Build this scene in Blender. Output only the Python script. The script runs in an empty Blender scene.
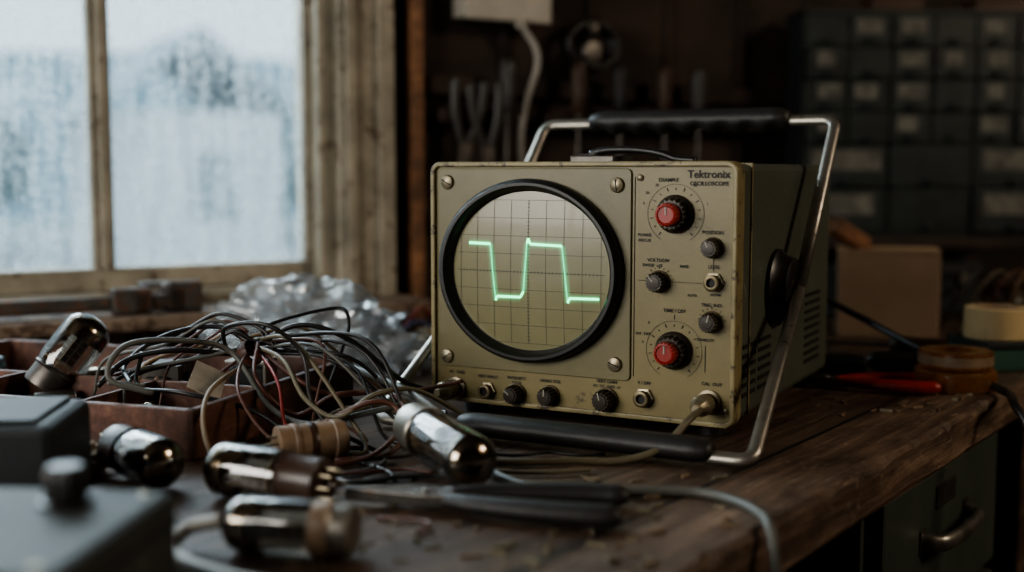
import bpy, bmesh, math, random
from mathutils import Vector, Matrix, noise, Quaternion
random.seed(7)
R90=math.pi/2
# ---------------------------------------------------------------- materials
def nt(name):
    m=bpy.data.materials.new(name); m.use_nodes=True
    t=m.node_tree; b=t.nodes['Principled BSDF']; return m,t,b
def M(name,col,rough=.5,metal=0,var=.25,scale=25,bump=0.0,bscale=120,col2=None,wear=None,wearamt=.62,coat=0,spec=.5):
    m,t,b=nt(name); N=t.nodes; L=t.links
    tc=N.new('ShaderNodeTexCoord')
    n=N.new('ShaderNodeTexNoise'); n.inputs['Scale'].default_value=scale; n.inputs['Detail'].default_value=6; n.inputs['Roughness'].default_value=.65
    L.new(tc.outputs['Object'],n.inputs['Vector'])
    r=N.new('ShaderNodeValToRGB'); L.new(n.outputs['Fac'],r.inputs['Fac'])
    c2=col2 if col2 else tuple(c*(1-var) for c in col)
    r.color_ramp.elements[0].position=.33; r.color_ramp.elements[1].position=.66
    r.color_ramp.elements[0].color=(*c2,1); r.color_ramp.elements[1].color=(*col,1)
    out=r.outputs['Color']
    if wear:
        n2=N.new('ShaderNodeTexNoise'); n2.inputs['Scale'].default_value=scale*2.3; n2.inputs['Detail'].default_value=9; n2.inputs['Roughness'].default_value=.75
        L.new(tc.outputs['Object'],n2.inputs['Vector'])
        r2=N.new('ShaderNodeValToRGB'); r2.color_ramp.elements[0].position=wearamt; r2.color_ramp.elements[1].position=wearamt+.04
        r2.color_ramp.elements[0].color=(0,0,0,1); r2.color_ramp.elements[1].color=(1,1,1,1)
        L.new(n2.outputs['Fac'],r2.inputs['Fac'])
        mx=N.new('ShaderNodeMix'); mx.data_type='RGBA'
        L.new(r2.outputs['Color'],mx.inputs['Factor']); L.new(out,mx.inputs['A']); mx.inputs['B'].default_value=(*wear,1)
        out=mx.outputs['Result']
    L.new(out,b.inputs['Base Color'])
    b.inputs['Roughness'].default_value=rough; b.inputs['Metallic'].default_value=metal
    b.inputs['Coat Weight'].default_value=coat; b.inputs['Specular IOR Level'].default_value=spec
    if bump>0:
        n3=N.new('ShaderNodeTexNoise'); n3.inputs['Scale'].default_value=bscale; n3.inputs['Detail'].default_value=4
        L.new(tc.outputs['Object'],n3.inputs['Vector'])
        bp=N.new('ShaderNodeBump'); bp.inputs['Strength'].default_value=bump; bp.inputs['Distance'].default_value=.002
        L.new(n3.outputs['Fac'],bp.inputs['Height']); L.new(bp.outputs['Normal'],b.inputs['Normal'])
    return m
def wood(name,dark,mid,light,rot=0,scale=6,stretch=12,rough=.55,bump=.5,plank=0,patch=None,scratch=None):
    m,t,b=nt(name); N=t.nodes; L=t.links
    tc=N.new('ShaderNodeTexCoord'); mp=N.new('ShaderNodeMapping'); mp.vector_type='TEXTURE'
    mp.inputs['Rotation'].default_value=(0,0,rot)
    L.new(tc.outputs['Object'],mp.inputs['Vector'])
    mp2=N.new('ShaderNodeMapping'); mp2.inputs['Scale'].default_value=(1,stretch,stretch)
    L.new(mp.outputs['Vector'],mp2.inputs['Vector'])
    n=N.new('ShaderNodeTexNoise'); n.inputs['Scale'].default_value=scale; n.inputs['Detail'].default_value=9; n.inputs['Roughness'].default_value=.7; n.inputs['Distortion'].default_value=.4
    L.new(mp2.outputs['Vector'],n.inputs['Vector'])
    r=N.new('ShaderNodeValToRGB'); e=r.color_ramp.elements
    e[0].position=.3; e[0].color=(*dark,1); e[1].position=.72; e[1].color=(*light,1)
    x=e.new(.52); x.color=(*mid,1)
    L.new(n.outputs['Fac'],r.inputs['Fac']); out=r.outputs['Color']
    n2=N.new('ShaderNodeTexNoise'); n2.inputs['Scale'].default_value=scale*1.8; n2.inputs['Detail'].default_value=10; n2.inputs['Roughness'].default_value=.72
    L.new(mp.outputs['Vector'],n2.inputs['Vector'])
    r2=N.new('ShaderNodeValToRGB'); r2.color_ramp.elements[0].position=.38; r2.color_ramp.elements[1].position=.6
    r2.color_ramp.elements[0].color=(.34,.34,.34,1); r2.color_ramp.elements[1].color=(1,1,1,1)
    L.new(n2.outputs['Fac'],r2.inputs['Fac'])
    mx=N.new('ShaderNodeMix'); mx.data_type='RGBA'; mx.blend_type='MULTIPLY'; mx.inputs['Factor'].default_value=.85
    L.new(out,mx.inputs['A']); L.new(r2.outputs['Color'],mx.inputs['B']); out=mx.outputs['Result']
    def overlay(vec,sc,p0,p1,col,amt,out):
        n4=N.new('ShaderNodeTexNoise'); n4.inputs['Scale'].default_value=sc; n4.inputs['Detail'].default_value=10; n4.inputs['Roughness'].default_value=.8
        L.new(vec,n4.inputs['Vector'])
        r4=N.new('ShaderNodeValToRGB'); r4.color_ramp.elements[0].position=p0; r4.color_ramp.elements[1].position=p1
        r4.color_ramp.elements[0].color=(0,0,0,1); r4.color_ramp.elements[1].color=(amt,amt,amt,1)
        L.new(n4.outputs['Fac'],r4.inputs['Fac'])
        mx2=N.new('ShaderNodeMix'); mx2.data_type='RGBA'; L.new(r4.outputs['Color'],mx2.inputs['Factor']); L.new(out,mx2.inputs['A']); mx2.inputs['B'].default_value=(*col,1)
        return mx2.outputs['Result']
    if patch: out=overlay(mp.outputs['Vector'],scale*4,.57,.68,patch,.7,out)
    if scratch:
        for rz_,sc5 in ((.9,5),(-.5,6),(.1,4)):
            mp5=N.new('ShaderNodeMapping'); mp5.inputs['Rotation'].default_value=(0,0,rz_); mp5.inputs['Scale'].default_value=(1.5,30,10); L.new(mp.outputs['Vector'],mp5.inputs['Vector'])
            out=overlay(mp5.outputs['Vector'],sc5,.60,.65,scratch,.6,out)
        out=overlay(mp.outputs['Vector'],scale*14,.58,.64,scratch,.55,out)
    if plank>0:
        sp=N.new('ShaderNodeSeparateXYZ'); L.new(mp.outputs['Vector'],sp.inputs['Vector'])
        dv=N.new('ShaderNodeMath'); dv.operation='DIVIDE'; dv.inputs[1].default_value=plank; L.new(sp.outputs['Y'],dv.inputs[0])
        fr=N.new('ShaderNodeMath'); fr.operation='FRACT'; L.new(dv.outputs[0],fr.inputs[0])
        cmp=N.new('ShaderNodeMath'); cmp.operation='COMPARE'; cmp.inputs[1].default_value=.5; cmp.inputs[2].default_value=.012; L.new(fr.outputs[0],cmp.inputs[0])
        mx3=N.new('ShaderNodeMix'); mx3.data_type='RGBA'; L.new(cmp.outputs[0],mx3.inputs['Factor']); L.new(out,mx3.inputs['A']); mx3.inputs['B'].default_value=(.006,.004,.003,1)
        out=mx3.outputs['Result']
    L.new(out,b.inputs['Base Color'])
    rr=N.new('ShaderNodeMapRange'); rr.inputs['To Min'].default_value=rough-.15; rr.inputs['To Max'].default_value=rough+.2
    L.new(n2.outputs['Fac'],rr.inputs['Value']); L.new(rr.outputs[0],b.inputs['Roughness'])
    bp=N.new('ShaderNodeBump'); bp.inputs['Strength'].default_value=bump; bp.inputs['Distance'].default_value=.003
    L.new(n.outputs['Fac'],bp.inputs['Height']); L.new(bp.outputs['Normal'],b.inputs['Normal'])
    return m
def emis(name,col,s):
    m,t,b=nt(name); b.inputs['Base Color'].default_value=(*col,1); b.inputs['Emission Color'].default_value=(*col,1); b.inputs['Emission Strength'].default_value=s; return m
def clear(name,tint=(.9,.9,.88),refl=.12,diff=0.0,dcol=(.8,.8,.8),rough=.04,noise_s=0,lo=.4,hi=.7,mn=.35,streak=False):
    m=bpy.data.materials.new(name); m.use_nodes=True; t=m.node_tree; N=t.nodes; L=t.links; N.clear()
    o=N.new('ShaderNodeOutputMaterial'); tr=N.new('ShaderNodeBsdfTransparent'); tr.inputs[0].default_value=(*tint,1)
    gl=N.new('ShaderNodeBsdfGlossy'); gl.inputs['Roughness'].default_value=rough
    lw=N.new('ShaderNodeLayerWeight'); lw.inputs['Blend'].default_value=.35
    mr=N.new('ShaderNodeMapRange'); mr.inputs['To Min'].default_value=refl; mr.inputs['To Max'].default_value=.85
    L.new(lw.outputs['Fresnel'],mr.inputs['Value'])
    m1=N.new('ShaderNodeMixShader'); L.new(mr.outputs[0],m1.inputs[0]); L.new(tr.outputs[0],m1.inputs[1]); L.new(gl.outputs[0],m1.inputs[2])
    last=m1
    if diff>0:
        df=N.new('ShaderNodeBsdfDiffuse'); df.inputs[0].default_value=(*dcol,1)
        tl=N.new('ShaderNodeBsdfTranslucent'); tl.inputs[0].default_value=(*dcol,1)
        a=N.new('ShaderNodeMixShader'); a.inputs[0].default_value=.5; L.new(df.outputs[0],a.inputs[1]); L.new(tl.outputs[0],a.inputs[2])
        tc=N.new('ShaderNodeTexCoord'); n=N.new('ShaderNodeTexNoise'); n.inputs['Scale'].default_value=noise_s; n.inputs['Detail'].default_value=10; n.inputs['Roughness'].default_value=.75
        L.new(tc.outputs['Object'],n.inputs['Vector']); src=n.outputs['Fac']
        if streak:
            mp=N.new('ShaderNodeMapping'); mp.inputs['Scale'].default_value=(30,1,4); L.new(tc.outputs['Object'],mp.inputs['Vector'])
            n5=N.new('ShaderNodeTexNoise'); n5.inputs['Scale'].default_value=2; n5.inputs['Detail'].default_value=8; L.new(mp.outputs[0],n5.inputs['Vector'])
            av=N.new('ShaderNodeMix'); av.inputs['Factor'].default_value=.4; L.new(src,av.inputs['A']); L.new(n5.outputs['Fac'],av.inputs['B']); src=av.outputs['Result']
        r=N.new('ShaderNodeMapRange'); r.inputs['From Min'].default_value=lo; r.inputs['From Max'].default_value=hi; r.inputs['To Min'].default_value=diff*mn; r.inputs['To Max'].default_value=diff
        L.new(src,r.inputs['Value'])
        m2=N.new('ShaderNodeMixShader'); L.new(r.outputs[0],m2.inputs[0]); L.new(m1.outputs[0],m2.inputs[1]); L.new(a.outputs[0],m2.inputs[2]); last=m2
    L.new(last.outputs[0],o.inputs['Surface']); return m

m_bench=wood('bench_wood',(.028,.018,.012),(.11,.068,.045),(.25,.165,.11),rot=math.radians(23.7),scale=4,stretch=14,rough=.42,bump=.8,plank=.19,patch=(.024,.017,.013),scratch=(.34,.25,.18))
m_edge=wood('bench_edge_wood',(.045,.027,.017),(.15,.092,.060),(.34,.23,.15),rot=math.radians(23.7),scale=6,stretch=14,rough=.5,bump=.9,patch=(.03,.021,.015),scratch=(.48,.35,.24))
m_tray=wood('tray_wood',(.055,.024,.016),(.145,.062,.04),(.23,.11,.07),scale=10,stretch=8,rough=.5,bump=.3)
m_wall=wood('wall_wood',(.012,.008,.006),(.036,.021,.0145),(.06,.036,.024),scale=4,stretch=3,rough=.8,bump=.4)
m_beam=wood('beam_wood',(.08,.036,.017),(.23,.105,.047),(.34,.17,.085),scale=12,stretch=3,rough=.6)
m_paint=M('old_cream_paint',(.36,.32,.245),.6,var=.45,scale=14,bump=.5,bscale=60,wear=(.10,.068,.043),wearamt=.565)
m_sill=M('sill_paint',(.26,.19,.135),.7,var=.55,scale=12,bump=.6,bscale=60,wear=(.075,.043,.028),wearamt=.50)
m_face=M('olive_panel',(.222,.182,.080),.40,var=.28,scale=9,bump=.06,bscale=300,wear=(.095,.073,.038),wearamt=.615)
m_plate=M('olive_plate',(.172,.150,.074),.40,var=.28,scale=9,bump=.06,bscale=300,wear=(.075,.062,.034),wearamt=.615)
m_rim=M('worn_rim',(.30,.25,.125),.4,var=.35,scale=30,wear=(.07,.052,.03),wearamt=.54)
m_body=M('hammered_greygreen',(.105,.115,.088),.42,metal=.1,var=.3,scale=7,bump=.35,bscale=420,wear=(.22,.20,.145),wearamt=.63)
m_black=M('black_plastic',(.014,.013,.012),.38,var=.3)
m_rubber=M('black_rubber',(.019,.017,.015),.5,var=.4,bump=.2,bscale=300)
m_knob=M('dark_bronze_knob',(.045,.035,.026),.35,metal=.2,var=.3)
m_knobcap=M('brass_knob_cap',(.19,.152,.09),.38,metal=.6,var=.4,scale=60)
m_red=M('red_plastic',(.33,.024,.016),.38,var=.35,scale=80)
m_chrome=M('aluminium_tube',(.38,.355,.31),.38,metal=.85,var=.35,scale=30,wear=(.14,.115,.09),wearamt=.60)
m_steel=M('dark_steel',(.15,.138,.125),.42,metal=.8,var=.5,scale=50,wear=(.09,.045,.024),wearamt=.58)
m_rusty=M('rusty_steel',(.10,.09,.08),.55,metal=.4,var=.5,scale=40,wear=(.14,.062,.033),wearamt=.52)
m_screw=M('screw_steel',(.32,.275,.19),.4,metal=.7,var=.4,scale=90)
m_ink=M('ink',(.010,.009,.007),.6)
m_bezel=M('crt_bezel',(.012,.012,.011),.40,var=.3)
m_screen=M('crt_screen',(.225,.208,.112),.30,var=.20,scale=10,coat=.2)
m_grid=M('graticule_ink',(.06,.056,.032),.5)
m_glass=clear('tube_glass',(.82,.78,.72),.10)
m_plast=clear('bag_plastic',(.90,.91,.92),.12,diff=.34,dcol=(.64,.63,.61),rough=.18,noise_s=14)
m_pane=clear('dusty_window_glass',(.86,.92,.94),.02,diff=.42,dcol=(.60,.70,.74),rough=.05,noise_s=80,lo=.45,hi=.59,mn=.08,streak=True)
m_amber=clear('amber_tape',(.75,.42,.16),.15,diff=.6,dcol=(.52,.26,.09),rough=.2,noise_s=30)
m_plate_in=M('anode_grey',(.12,.11,.10),.45,metal=.6,var=.4,scale=70)
m_mica=M('mica',(.5,.42,.30),.4)
m_getter=M('getter_silver',(.52,.45,.36),.18,metal=1,var=.5,scale=60)
m_bake=M('brown_bakelite',(.055,.029,.018),.35,var=.3)
m_phen=M('tan_phenolic',(.25,.165,.10),.5,var=.4,scale=60)
m_card=M('cardboard',(.40,.275,.18),.8,var=.2,scale=12)
m_paper=M('tan_paper',(.34,.245,.16),.85,var=.3,scale=50)
m_label=M('label_paper',(.38,.32,.24),.8,var=.35,scale=40)
m_greybox=M('putty_enamel',(.055,.060,.058),.62,var=.3,scale=12,bump=.1,wear=(.13,.12,.10),wearamt=.62,spec=.3)
m_darkbox=M('dark_enamel',(.024,.028,.029),.6,var=.3,scale=12,spec=.3)
m_cab=M('parts_cabinet_green',(.011,.018,.0165),.6,var=.3,scale=10)
m_drw=M('smoky_drawer',(.028,.035,.033),.38,var=.5,scale=25)
m_file=M('drawer_cabinet_green',(.065,.08,.066),.45,metal=.1,var=.3,scale=9,wear=(.14,.12,.088),wearamt=.62)
m_white=M('dull_white_plastic',(.38,.35,.30),.5,var=.2)
m_tape=M('cream_tape',(.56,.42,.22),.55,var=.12)
m_greenp=M('green_box',(.045,.12,.085),.5)
m_floor=wood('floor_wood',(.02,.012,.008),(.06,.035,.022),(.1,.06,.04),scale=4,stretch=8,plank=.12)
m_ceil=M('ceiling_board',(.08,.06,.045),.9,var=.3,scale=4)
wc=dict(k=M('wire_black',(.015,.013,.012),.4),b=M('wire_brown',(.11,.042,.027),.45),r=M('wire_red',(.24,.03,.02),.4),
        g=M('cable_grey',(.105,.105,.092),.5,var=.2),t=M('wire_tan',(.25,.175,.10),.5),o=M('wire_olive',(.14,.116,.07),.5,var=.3),w=M('wire_pale',(.35,.33,.29),.5),u=M('wire_blue',(.05,.09,.2),.4))

# ---------------------------------------------------------------- helpers
def link(o,parent=None):
    bpy.context.scene.collection.objects.link(o)
    if parent: o.parent=parent
    return o
def root(name,loc=(0,0,0),rotz=0,rot=None):
    o=bpy.data.objects.new(name,None); o.empty_display_size=.05; o.location=loc
    o.rotation_euler=rot if rot else (0,0,rotz); return link(o)
def fin(bm,name,mat,parent=None,smooth=False,bevel=0,loc=(0,0,0),rot=(0,0,0),segs=2):
    me=bpy.data.meshes.new(name); bmesh.ops.recalc_face_normals(bm,faces=bm.faces[:]); bm.to_mesh(me); bm.free()
    o=bpy.data.objects.new(name,me)
    for mm in (mat if isinstance(mat,(list,tuple)) else [mat]): me.materials.append(mm)
    if smooth:
        for p in me.polygons: p.use_smooth=True
    if bevel>0:
        md=o.modifiers.new('bev','BEVEL'); md.width=bevel; md.segments=segs; md.limit_method='ANGLE'; md.angle_limit=.6
    o.location=loc; o.rotation_euler=rot
    return link(o,parent)
def addbox(bm,x0,x1,y0,y1,z0,z1,mi=0,M4=None):
    vs=[bm.verts.new((x,y,z)) for x in (x0,x1) for y in (y0,y1) for z in (z0,z1)]
    if M4 is not None:
        for v in vs: v.co=M4@v.co
    for f in ((0,1,3,2),(4,6,7,5),(0,4,5,1),(2,3,7,6),(0,2,6,4),(1,5,7,3)):
        fc=bm.faces.new([vs[i] for i in f]); fc.material_index=mi
def boxes(name,lst,mat,parent=None,bevel=.0015,loc=(0,0,0),rot=(0,0,0)):
    bm=bmesh.new()
    for b in lst: addbox(bm,*b[:6],mi=b[6] if len(b)>6 else 0)
    return fin(bm,name,mat,parent,bevel=bevel,loc=loc,rot=rot)
def lathe(name,prof,mat,parent=None,seg=40,loc=(0,0,0),rot=(0,0,0),flute=0,fl_amt=.08,smooth=True,scale=None):
    bm=bmesh.new(); rings=[]
    for (r,z) in prof:
        if r<1e-6: rings.append([bm.verts.new((0,0,z))]); continue
        ring=[]
        for i in range(seg):
            a=2*math.pi*i/seg; rr=r
            if flute: rr=r*(1-fl_amt*(.5+.5*math.cos(a*flute)))
            ring.append(bm.verts.new((rr*math.cos(a),rr*math.sin(a),z)))
        rings.append(ring)
    for a,b in zip(rings,rings[1:]):
        if len(a)==1 and len(b)==1: continue
        for i in range(seg):
            j=(i+1)%seg
            if len(a)==1: bm.faces.new((a[0],b[i],b[j]))
            elif len(b)==1: bm.faces.new((a[i],a[j],b[0]))
            else: bm.faces.new((a[i],a[j],b[j],b[i]))
    o=fin(bm,name,mat,parent,smooth=smooth,loc=loc,rot=rot)
    if smooth:
        md=o.modifiers.new('es','EDGE_SPLIT'); md.split_angle=math.radians(40)
    if scale: o.scale=scale
    return o
def cat(pts,n=8):
    P=[Vector(p) for p in pts]; P=[P[0]*2-P[1]]+P+[P[-1]*2-P[-2]]; out=[]
    for i in range(1,len(P)-2):
        for k in range(n):
            t=k/n; a,b,c,d=P[i-1],P[i],P[i+1],P[i+2]
            out.append(.5*((2*b)+(c-a)*t+(2*a-5*b+4*c-d)*t*t+(3*b-a-3*c+d)*t**3))
    out.append(P[-2]); return out
def sweep(name,pts,r,mat,parent=None,smooth_path=True,seg=10,radii=None,flat=1.0,n=8):
    pts=cat(pts,n) if smooth_path else [Vector(p) for p in pts]
    bm=bmesh.new(); N=len(pts); up=Vector((0,0,1)); rings=[]
    t0=(pts[1]-pts[0]).normalized(); nrm=t0.cross(up)
    if nrm.length<.05: nrm=t0.cross(Vector((1,0,0)))
    nrm.normalize()
    for i,p in enumerate(pts):
        t=(pts[min(i+1,N-1)]-pts[max(i-1,0)]).normalized()
        nrm=(nrm-t*nrm.dot(t)).normalized(); bn=t.cross(nrm)
        f=i/(N-1); rr=r if radii is None else r*radii(f)
        rings.append([bm.verts.new(p+nrm*rr*math.cos(2*math.pi*k/seg)+bn*rr*flat*math.sin(2*math.pi*k/seg)) for k in range(seg)])
    for a,b in zip(rings,rings[1:]):
        for i in range(seg):
            j=(i+1)%seg; bm.faces.new((a[i],a[j],b[j],b[i]))
    bm.faces.new(rings[0]); bm.faces.new(rings[-1])
    return fin(bm,name,mat,parent,smooth=True)
def rrect(x0,x1,z0,z1,r,n=6):
    o=[]
    for cx,cz,a0 in ((x1-r,z1-r,0),(x0+r,z1-r,90),(x0+r,z0+r,180),(x1-r,z0+r,270)):
        for k in range(n+1):
            a=math.radians(a0+90*k/n); o.append((cx+r*math.cos(a),cz+r*math.sin(a)))
    return o
def rplate(name,x0,x1,z0,z1,r,y0,y1,mat,parent,bevel=.001):
    bm=bmesh.new(); pr=rrect(x0,x1,z0,z1,r)
    a=[bm.verts.new((x,y0,z)) for x,z in pr]; b=[bm.verts.new((x,y1,z)) for x,z in pr]; n=len(pr)
    bm.faces.new(a); bm.faces.new(b)
    for i in range(n): bm.faces.new((a[i],a[(i+1)%n],b[(i+1)%n],b[i]))
    return fin(bm,name,mat,parent,bevel=bevel)
def rring(name,x0,x1,z0,z1,r,w,y0,y1,mat,parent,bevel=.0006):
    bm=bmesh.new(); po=rrect(x0,x1,z0,z1,r); pi=rrect(x0+w,x1-w,z0+w,z1-w,max(r-w,.001)); n=len(po)
    A=[[bm.verts.new((x,y,z)) for x,z in p] for p in (po,pi) for y in (y0,y1)]
    oo0,oo1,ii0,ii1=A
    for i in range(n):
        j=(i+1)%n
        for p,q in ((oo0,oo1),(oo1,ii1),(ii1,ii0),(ii0,oo0)): bm.faces.new((p[i],p[j],q[j],q[i]))
    return fin(bm,name,mat,parent,bevel=bevel)
def orient(o,base,tip,roll=0):
    d=(Vector(tip)-Vector(base)).normalized()
    q=d.to_track_quat('Z','Y'); o.location=base; o.rotation_mode='QUATERNION'
    o.rotation_quaternion=q@Quaternion((0,0,1),roll)

# ---------------------------------------------------------------- room (frame: x along window wall, -y into room)
P0=(-.66,1.54,0); RW=math.radians(30)
def wl(name,lst,mat,bevel=.002): return boxes(name,lst,mat,bevel=bevel,loc=P0,rot=(0,0,RW))
fw=lambda s,y,z: Matrix.Translation(P0)@Matrix.Rotation(RW,4,'Z')@Vector((s,y,z))
WX0,WX1,WZ0,WZ1=-1.25,.47,.055,1.2
wl('wall_back',[(-1.9,WX0,0,.12,-.88,1.6),(WX1,3.5,0,.12,-.88,1.6),(WX0,WX1,0,.12,-.88,WZ0),(WX0,WX1,0,.12,WZ1,1.6)],m_wall,0)
wl('wall_left',[(-1.92,-1.8,-3.3,-1.95,-.88,1.6),(-1.92,-1.8,-.45,0,-.88,1.6),(-1.92,-1.8,-1.95,-.45,-.88,.08),(-1.92,-1.8,-1.95,-.45,1.25,1.6)],m_wall,0)
wl('wall_right',[(3.4,3.5,-3.3,0,-.88,1.6)],m_wall,0)
wl('wall_front',[(-1.92,3.5,-3.4,-3.3,-.88,1.6)],m_wall,0)
wl('floor',[(-1.92,3.5,-3.4,.12,-.98,-.88)],m_floor,0)
wl('ceiling',[(-1.92,3.5,-3.4,.12,1.6,1.7)],m_ceil,0)
w1=root('window_1',P0,RW)
boxes('jambs',[(.438,.47,.0,.10,WZ0,WZ1),(WX0,WX0+.04,0,.10,WZ0,WZ1),(WX0,.47,0,.10,WZ1-.04,WZ1),(WX0,.47,.0,.10,WZ0-.0,WZ0+.012)],m_paint,w1,.003)
sash=[]
edges=[.4415,.140,-.17,-.485,-.80,-1.21]
for i in range(5):
    a,b=edges[i+1],edges[i]
    sash+=[(b-(.014 if i==0 else .016),b,.03,.065,.067,1.16),(a,a+.012,.03,.065,.067,1.16)]
sash+=[(-1.21,.4415,.028,.067,.067,.098),(-1.21,.4415,.03,.065,1.12,1.16)]
boxes('sash',sash,m_paint,w1,.003)
boxes('muntin_beads',[(e-.006,e+.006,.018,.07,.098,1.12) for e in edges[1:5]],m_paint,w1,.002)
boxes('panes',[(-1.2,.428,.046,.049,.09,1.13)],m_pane,w1,0)
boxes('casing',[(.462,.535,-.022,.0,.03,1.3),(.470,.487,-.03,-.02,.03,1.3),(.52,.545,-.034,-.0,.02,1.3),(WX0-.07,WX0,-.02,0,.03,1.3),(WX0-.07,.545,-.02,0,WZ1,1.28)],m_paint,w1,.003)
boxes('sill',[(WX0-.09,.56,-.125,.06,.028,.047),(WX0-.07,.54,-.028,.03,.0,.028)],m_sill,w1,.004)
boxes('stool_rail',[(WX0,.46,-.012,.03,.047,.062)],m_paint,w1,.003)
w2=root('added_window_2',P0,RW)  # unseen window, added so frontal fill reaches the scope face
boxes('frame_2',[(-1.9,-1.82,-1.95,-1.90,.08,1.25),(-1.9,-1.82,-.5,-.45,.08,1.25),(-1.9,-1.82,-1.95,-.45,.08,.13),(-1.9,-1.82,-1.95,-.45,1.2,1.25),(-1.88,-1.85,-1.21,-1.18,.08,1.25)],m_paint,w2,.003)
wl('wall_post',[(.574,.594,-.032,-.001,.0,1.58)],m_beam,.003)
wl('trim_1',[(.607,2.4,-.018,-.001,.345,.375),(.607,2.4,-.018,-.001,.14,.165)],m_wall,.003)
wl('trim_2',[(x,x+.012,-.008,-.0005,.01,1.58) for x in [.74,.9,1.06,1.22,1.38]],m_wall,.001)

# ---------------------------------------------------------------- workbench
bench=root('workbench',P0,RW)
ang=math.radians(23.7); ed=Vector((math.cos(ang),math.sin(ang)))
G=Vector((.2345-.003,-1.132+.006))
def bl(t,inset=0): return G+ed*t+Vector((-math.sin(ang),math.cos(ang)))*inset
tA=(-1.60-G.x)/ed.x; tB=(2.6-G.x)/ed.x
pA=bl(tA); pB=bl(tB)
def polyprism(name,pts,z0,z1,mat,parent,bevel=.003):
    bm=bmesh.new(); a=[bm.verts.new((p[0],p[1],z0)) for p in pts]; b=[bm.verts.new((p[0],p[1],z1)) for p in pts]; n=len(pts)
    bm.faces.new(a); bm.faces.new(b)
    for i in range(n): bm.faces.new((a[i],a[(i+1)%n],b[(i+1)%n],b[i]))
    return fin(bm,name,mat,parent,bevel=bevel)
wdt=.07
iA=Vector((pA.x,pA.y))+Vector((0,wdt/ed.x)); iB=Vector((pB.x,pB.y+wdt/ed.x))
polyprism('top_boards',[iA,iB,(2.6,-.002),(-1.60,-.002)],-.040,0,m_bench,bench,.001)
bm=bmesh.new(); n=420; rows=[]
for i in range(n+1):
    t=tA+(tB-tA)*i/n
    w=noise.noise(Vector((t*9,0,0)))*.003+noise.noise(Vector((t*40,3,0)))*.002
    ch=max(0,noise.noise(Vector((t*14,7,0))))*.008+max(0,noise.noise(Vector((t*45,17,0)))-.1)*.008
    back=bl(t,wdt-.0005); f=bl(t,0+w*.4); f2=bl(t,.004+ch)
    rows.append([bm.verts.new((back.x,back.y,0)),bm.verts.new((f2.x,f2.y,-.0002)),bm.verts.new((f.x,f.y,-.004-ch*.9)),bm.verts.new((f.x,f.y,-.036+w)),bm.verts.new((bl(t,.004).x,bl(t,.004).y,-.042)),bm.verts.new((back.x,back.y,-.042))])
for a,b in zip(rows,rows[1:]):
    for k in range(6):
        l=(k+1)%6; bm.faces.new((a[k],a[l],b[l],b[k]))
bm.faces.new(rows[0]); bm.faces.new(rows[-1])
fin(bm,'front_board',m_edge,bench)
for k,(t0,t1,i0,i1,z0,z1) in enumerate([(tA+.1,.38,.10,.13,-.14,-.042),(.92,1.0,.03,.11,-.88,-.042),(-.9,-.82,.05,.13,-.88,-.042),(-.1,-.02,.15,.23,-.88,-.042)]):
    polyprism('leg_%d'%k if k else 'apron',[bl(t0,i0),bl(t1,i0),bl(t1,i1),bl(t0,i1)],z0,z1,m_bench,bench)
polyprism('leg_back',[(-1.55,-.1),(-1.47,-.1),(-1.47,-.02),(-1.55,-.02)],-.88,-.04,m_bench,bench)
polyprism('leg_back_2',[(1.6,-.1),(1.7,-.1),(1.7,-.02),(1.6,-.02)],-.88,-.04,m_bench,bench)
cab=root('metal_drawer_cabinet',(*( Vector(P0[:2])+Matrix.Rotation(RW,2)@bl(.40,.03)),0),RW+ang)
CW=.40
boxes('carcass',[(0,CW,.012,.4,-.72,-.046)],m_file,cab,.003)
for k in range(4):
    z1=-.058-k*.162; z0=z1-.15
    boxes('drawer_%d'%k,[(.012,CW-.012,-.004,.013,z0,z1)],m_file,cab,.004)
    zc=(z0+z1)/2+.012
    sweep('pull_%d'%k,[(.12,-.003,zc),(.125,-.016,zc),(.14,-.024,zc),(.19,-.027,zc),(.24,-.024,zc),(.255,-.016,zc),(.26,-.003,zc)],.0055,m_chrome,cab,flat=1.5)
    boxes('pull_plate_%d'%k,[(.112,.128,-.006,-.003,zc-.012,zc+.012),(.252,.268,-.006,-.003,zc-.012,zc+.012)],m_steel,cab,.002)
    boxes('label_frame_%d'%k,[(.16,.22,-.006,-.003,zc+.022,zc+.045)],m_steel,cab,.001)
boxes('plinth',[(.01,CW-.01,.03,.38,-.88,-.72)],m_cab,cab,.002)

# ---------------------------------------------------------------- oscilloscope
sc=root('oscilloscope',(-.0745,1.1385,0),-math.radians(28))
W,D,Z0,Z1=.297,.34,.015,.2385
boxes('case',[(.003,W-.003,.012,D,Z0+.001,Z1-.001)],m_body,sc,.006)
boxes('case_seam',[(.0015,W-.0015,.045,.048,Z0+.003,Z1-.0003)],m_rim,sc,.0005)
rplate('front_panel',0,W,Z0,Z1,.009,.0,.016,m_face,sc,.001)
rring('front_rim',-.001,W+.001,Z0-.001,Z1+.001,.010,.0045,-.004,.016,m_rim,sc,.0012)
rplate('crt_plate',.0065,.2026,.047,.2335,.005,-.0022,.001,m_plate,sc,.0008)
CX,CZ=.1045,.1407
lathe('crt_bezel',[(.0745,.0015),(.0835,.0015),(.0838,.006),(.0828,.011),(.080,.0135),(.0775,.0135),(.0755,.011),(.0735,.003),(.0715,.0018)],m_bezel,sc,seg=96,loc=(CX,-.002,CZ),rot=(R90,0,0),scale=(1.10,1,1))
lathe('crt_screen',[(.0745,.0022),(.055,.0036),(.03,.0046),(.012,.005),(0,.005)],m_screen,sc,seg=96,loc=(CX+.001,-.002,CZ-.001),rot=(R90,0,0),scale=(1.10,1,1))
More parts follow.
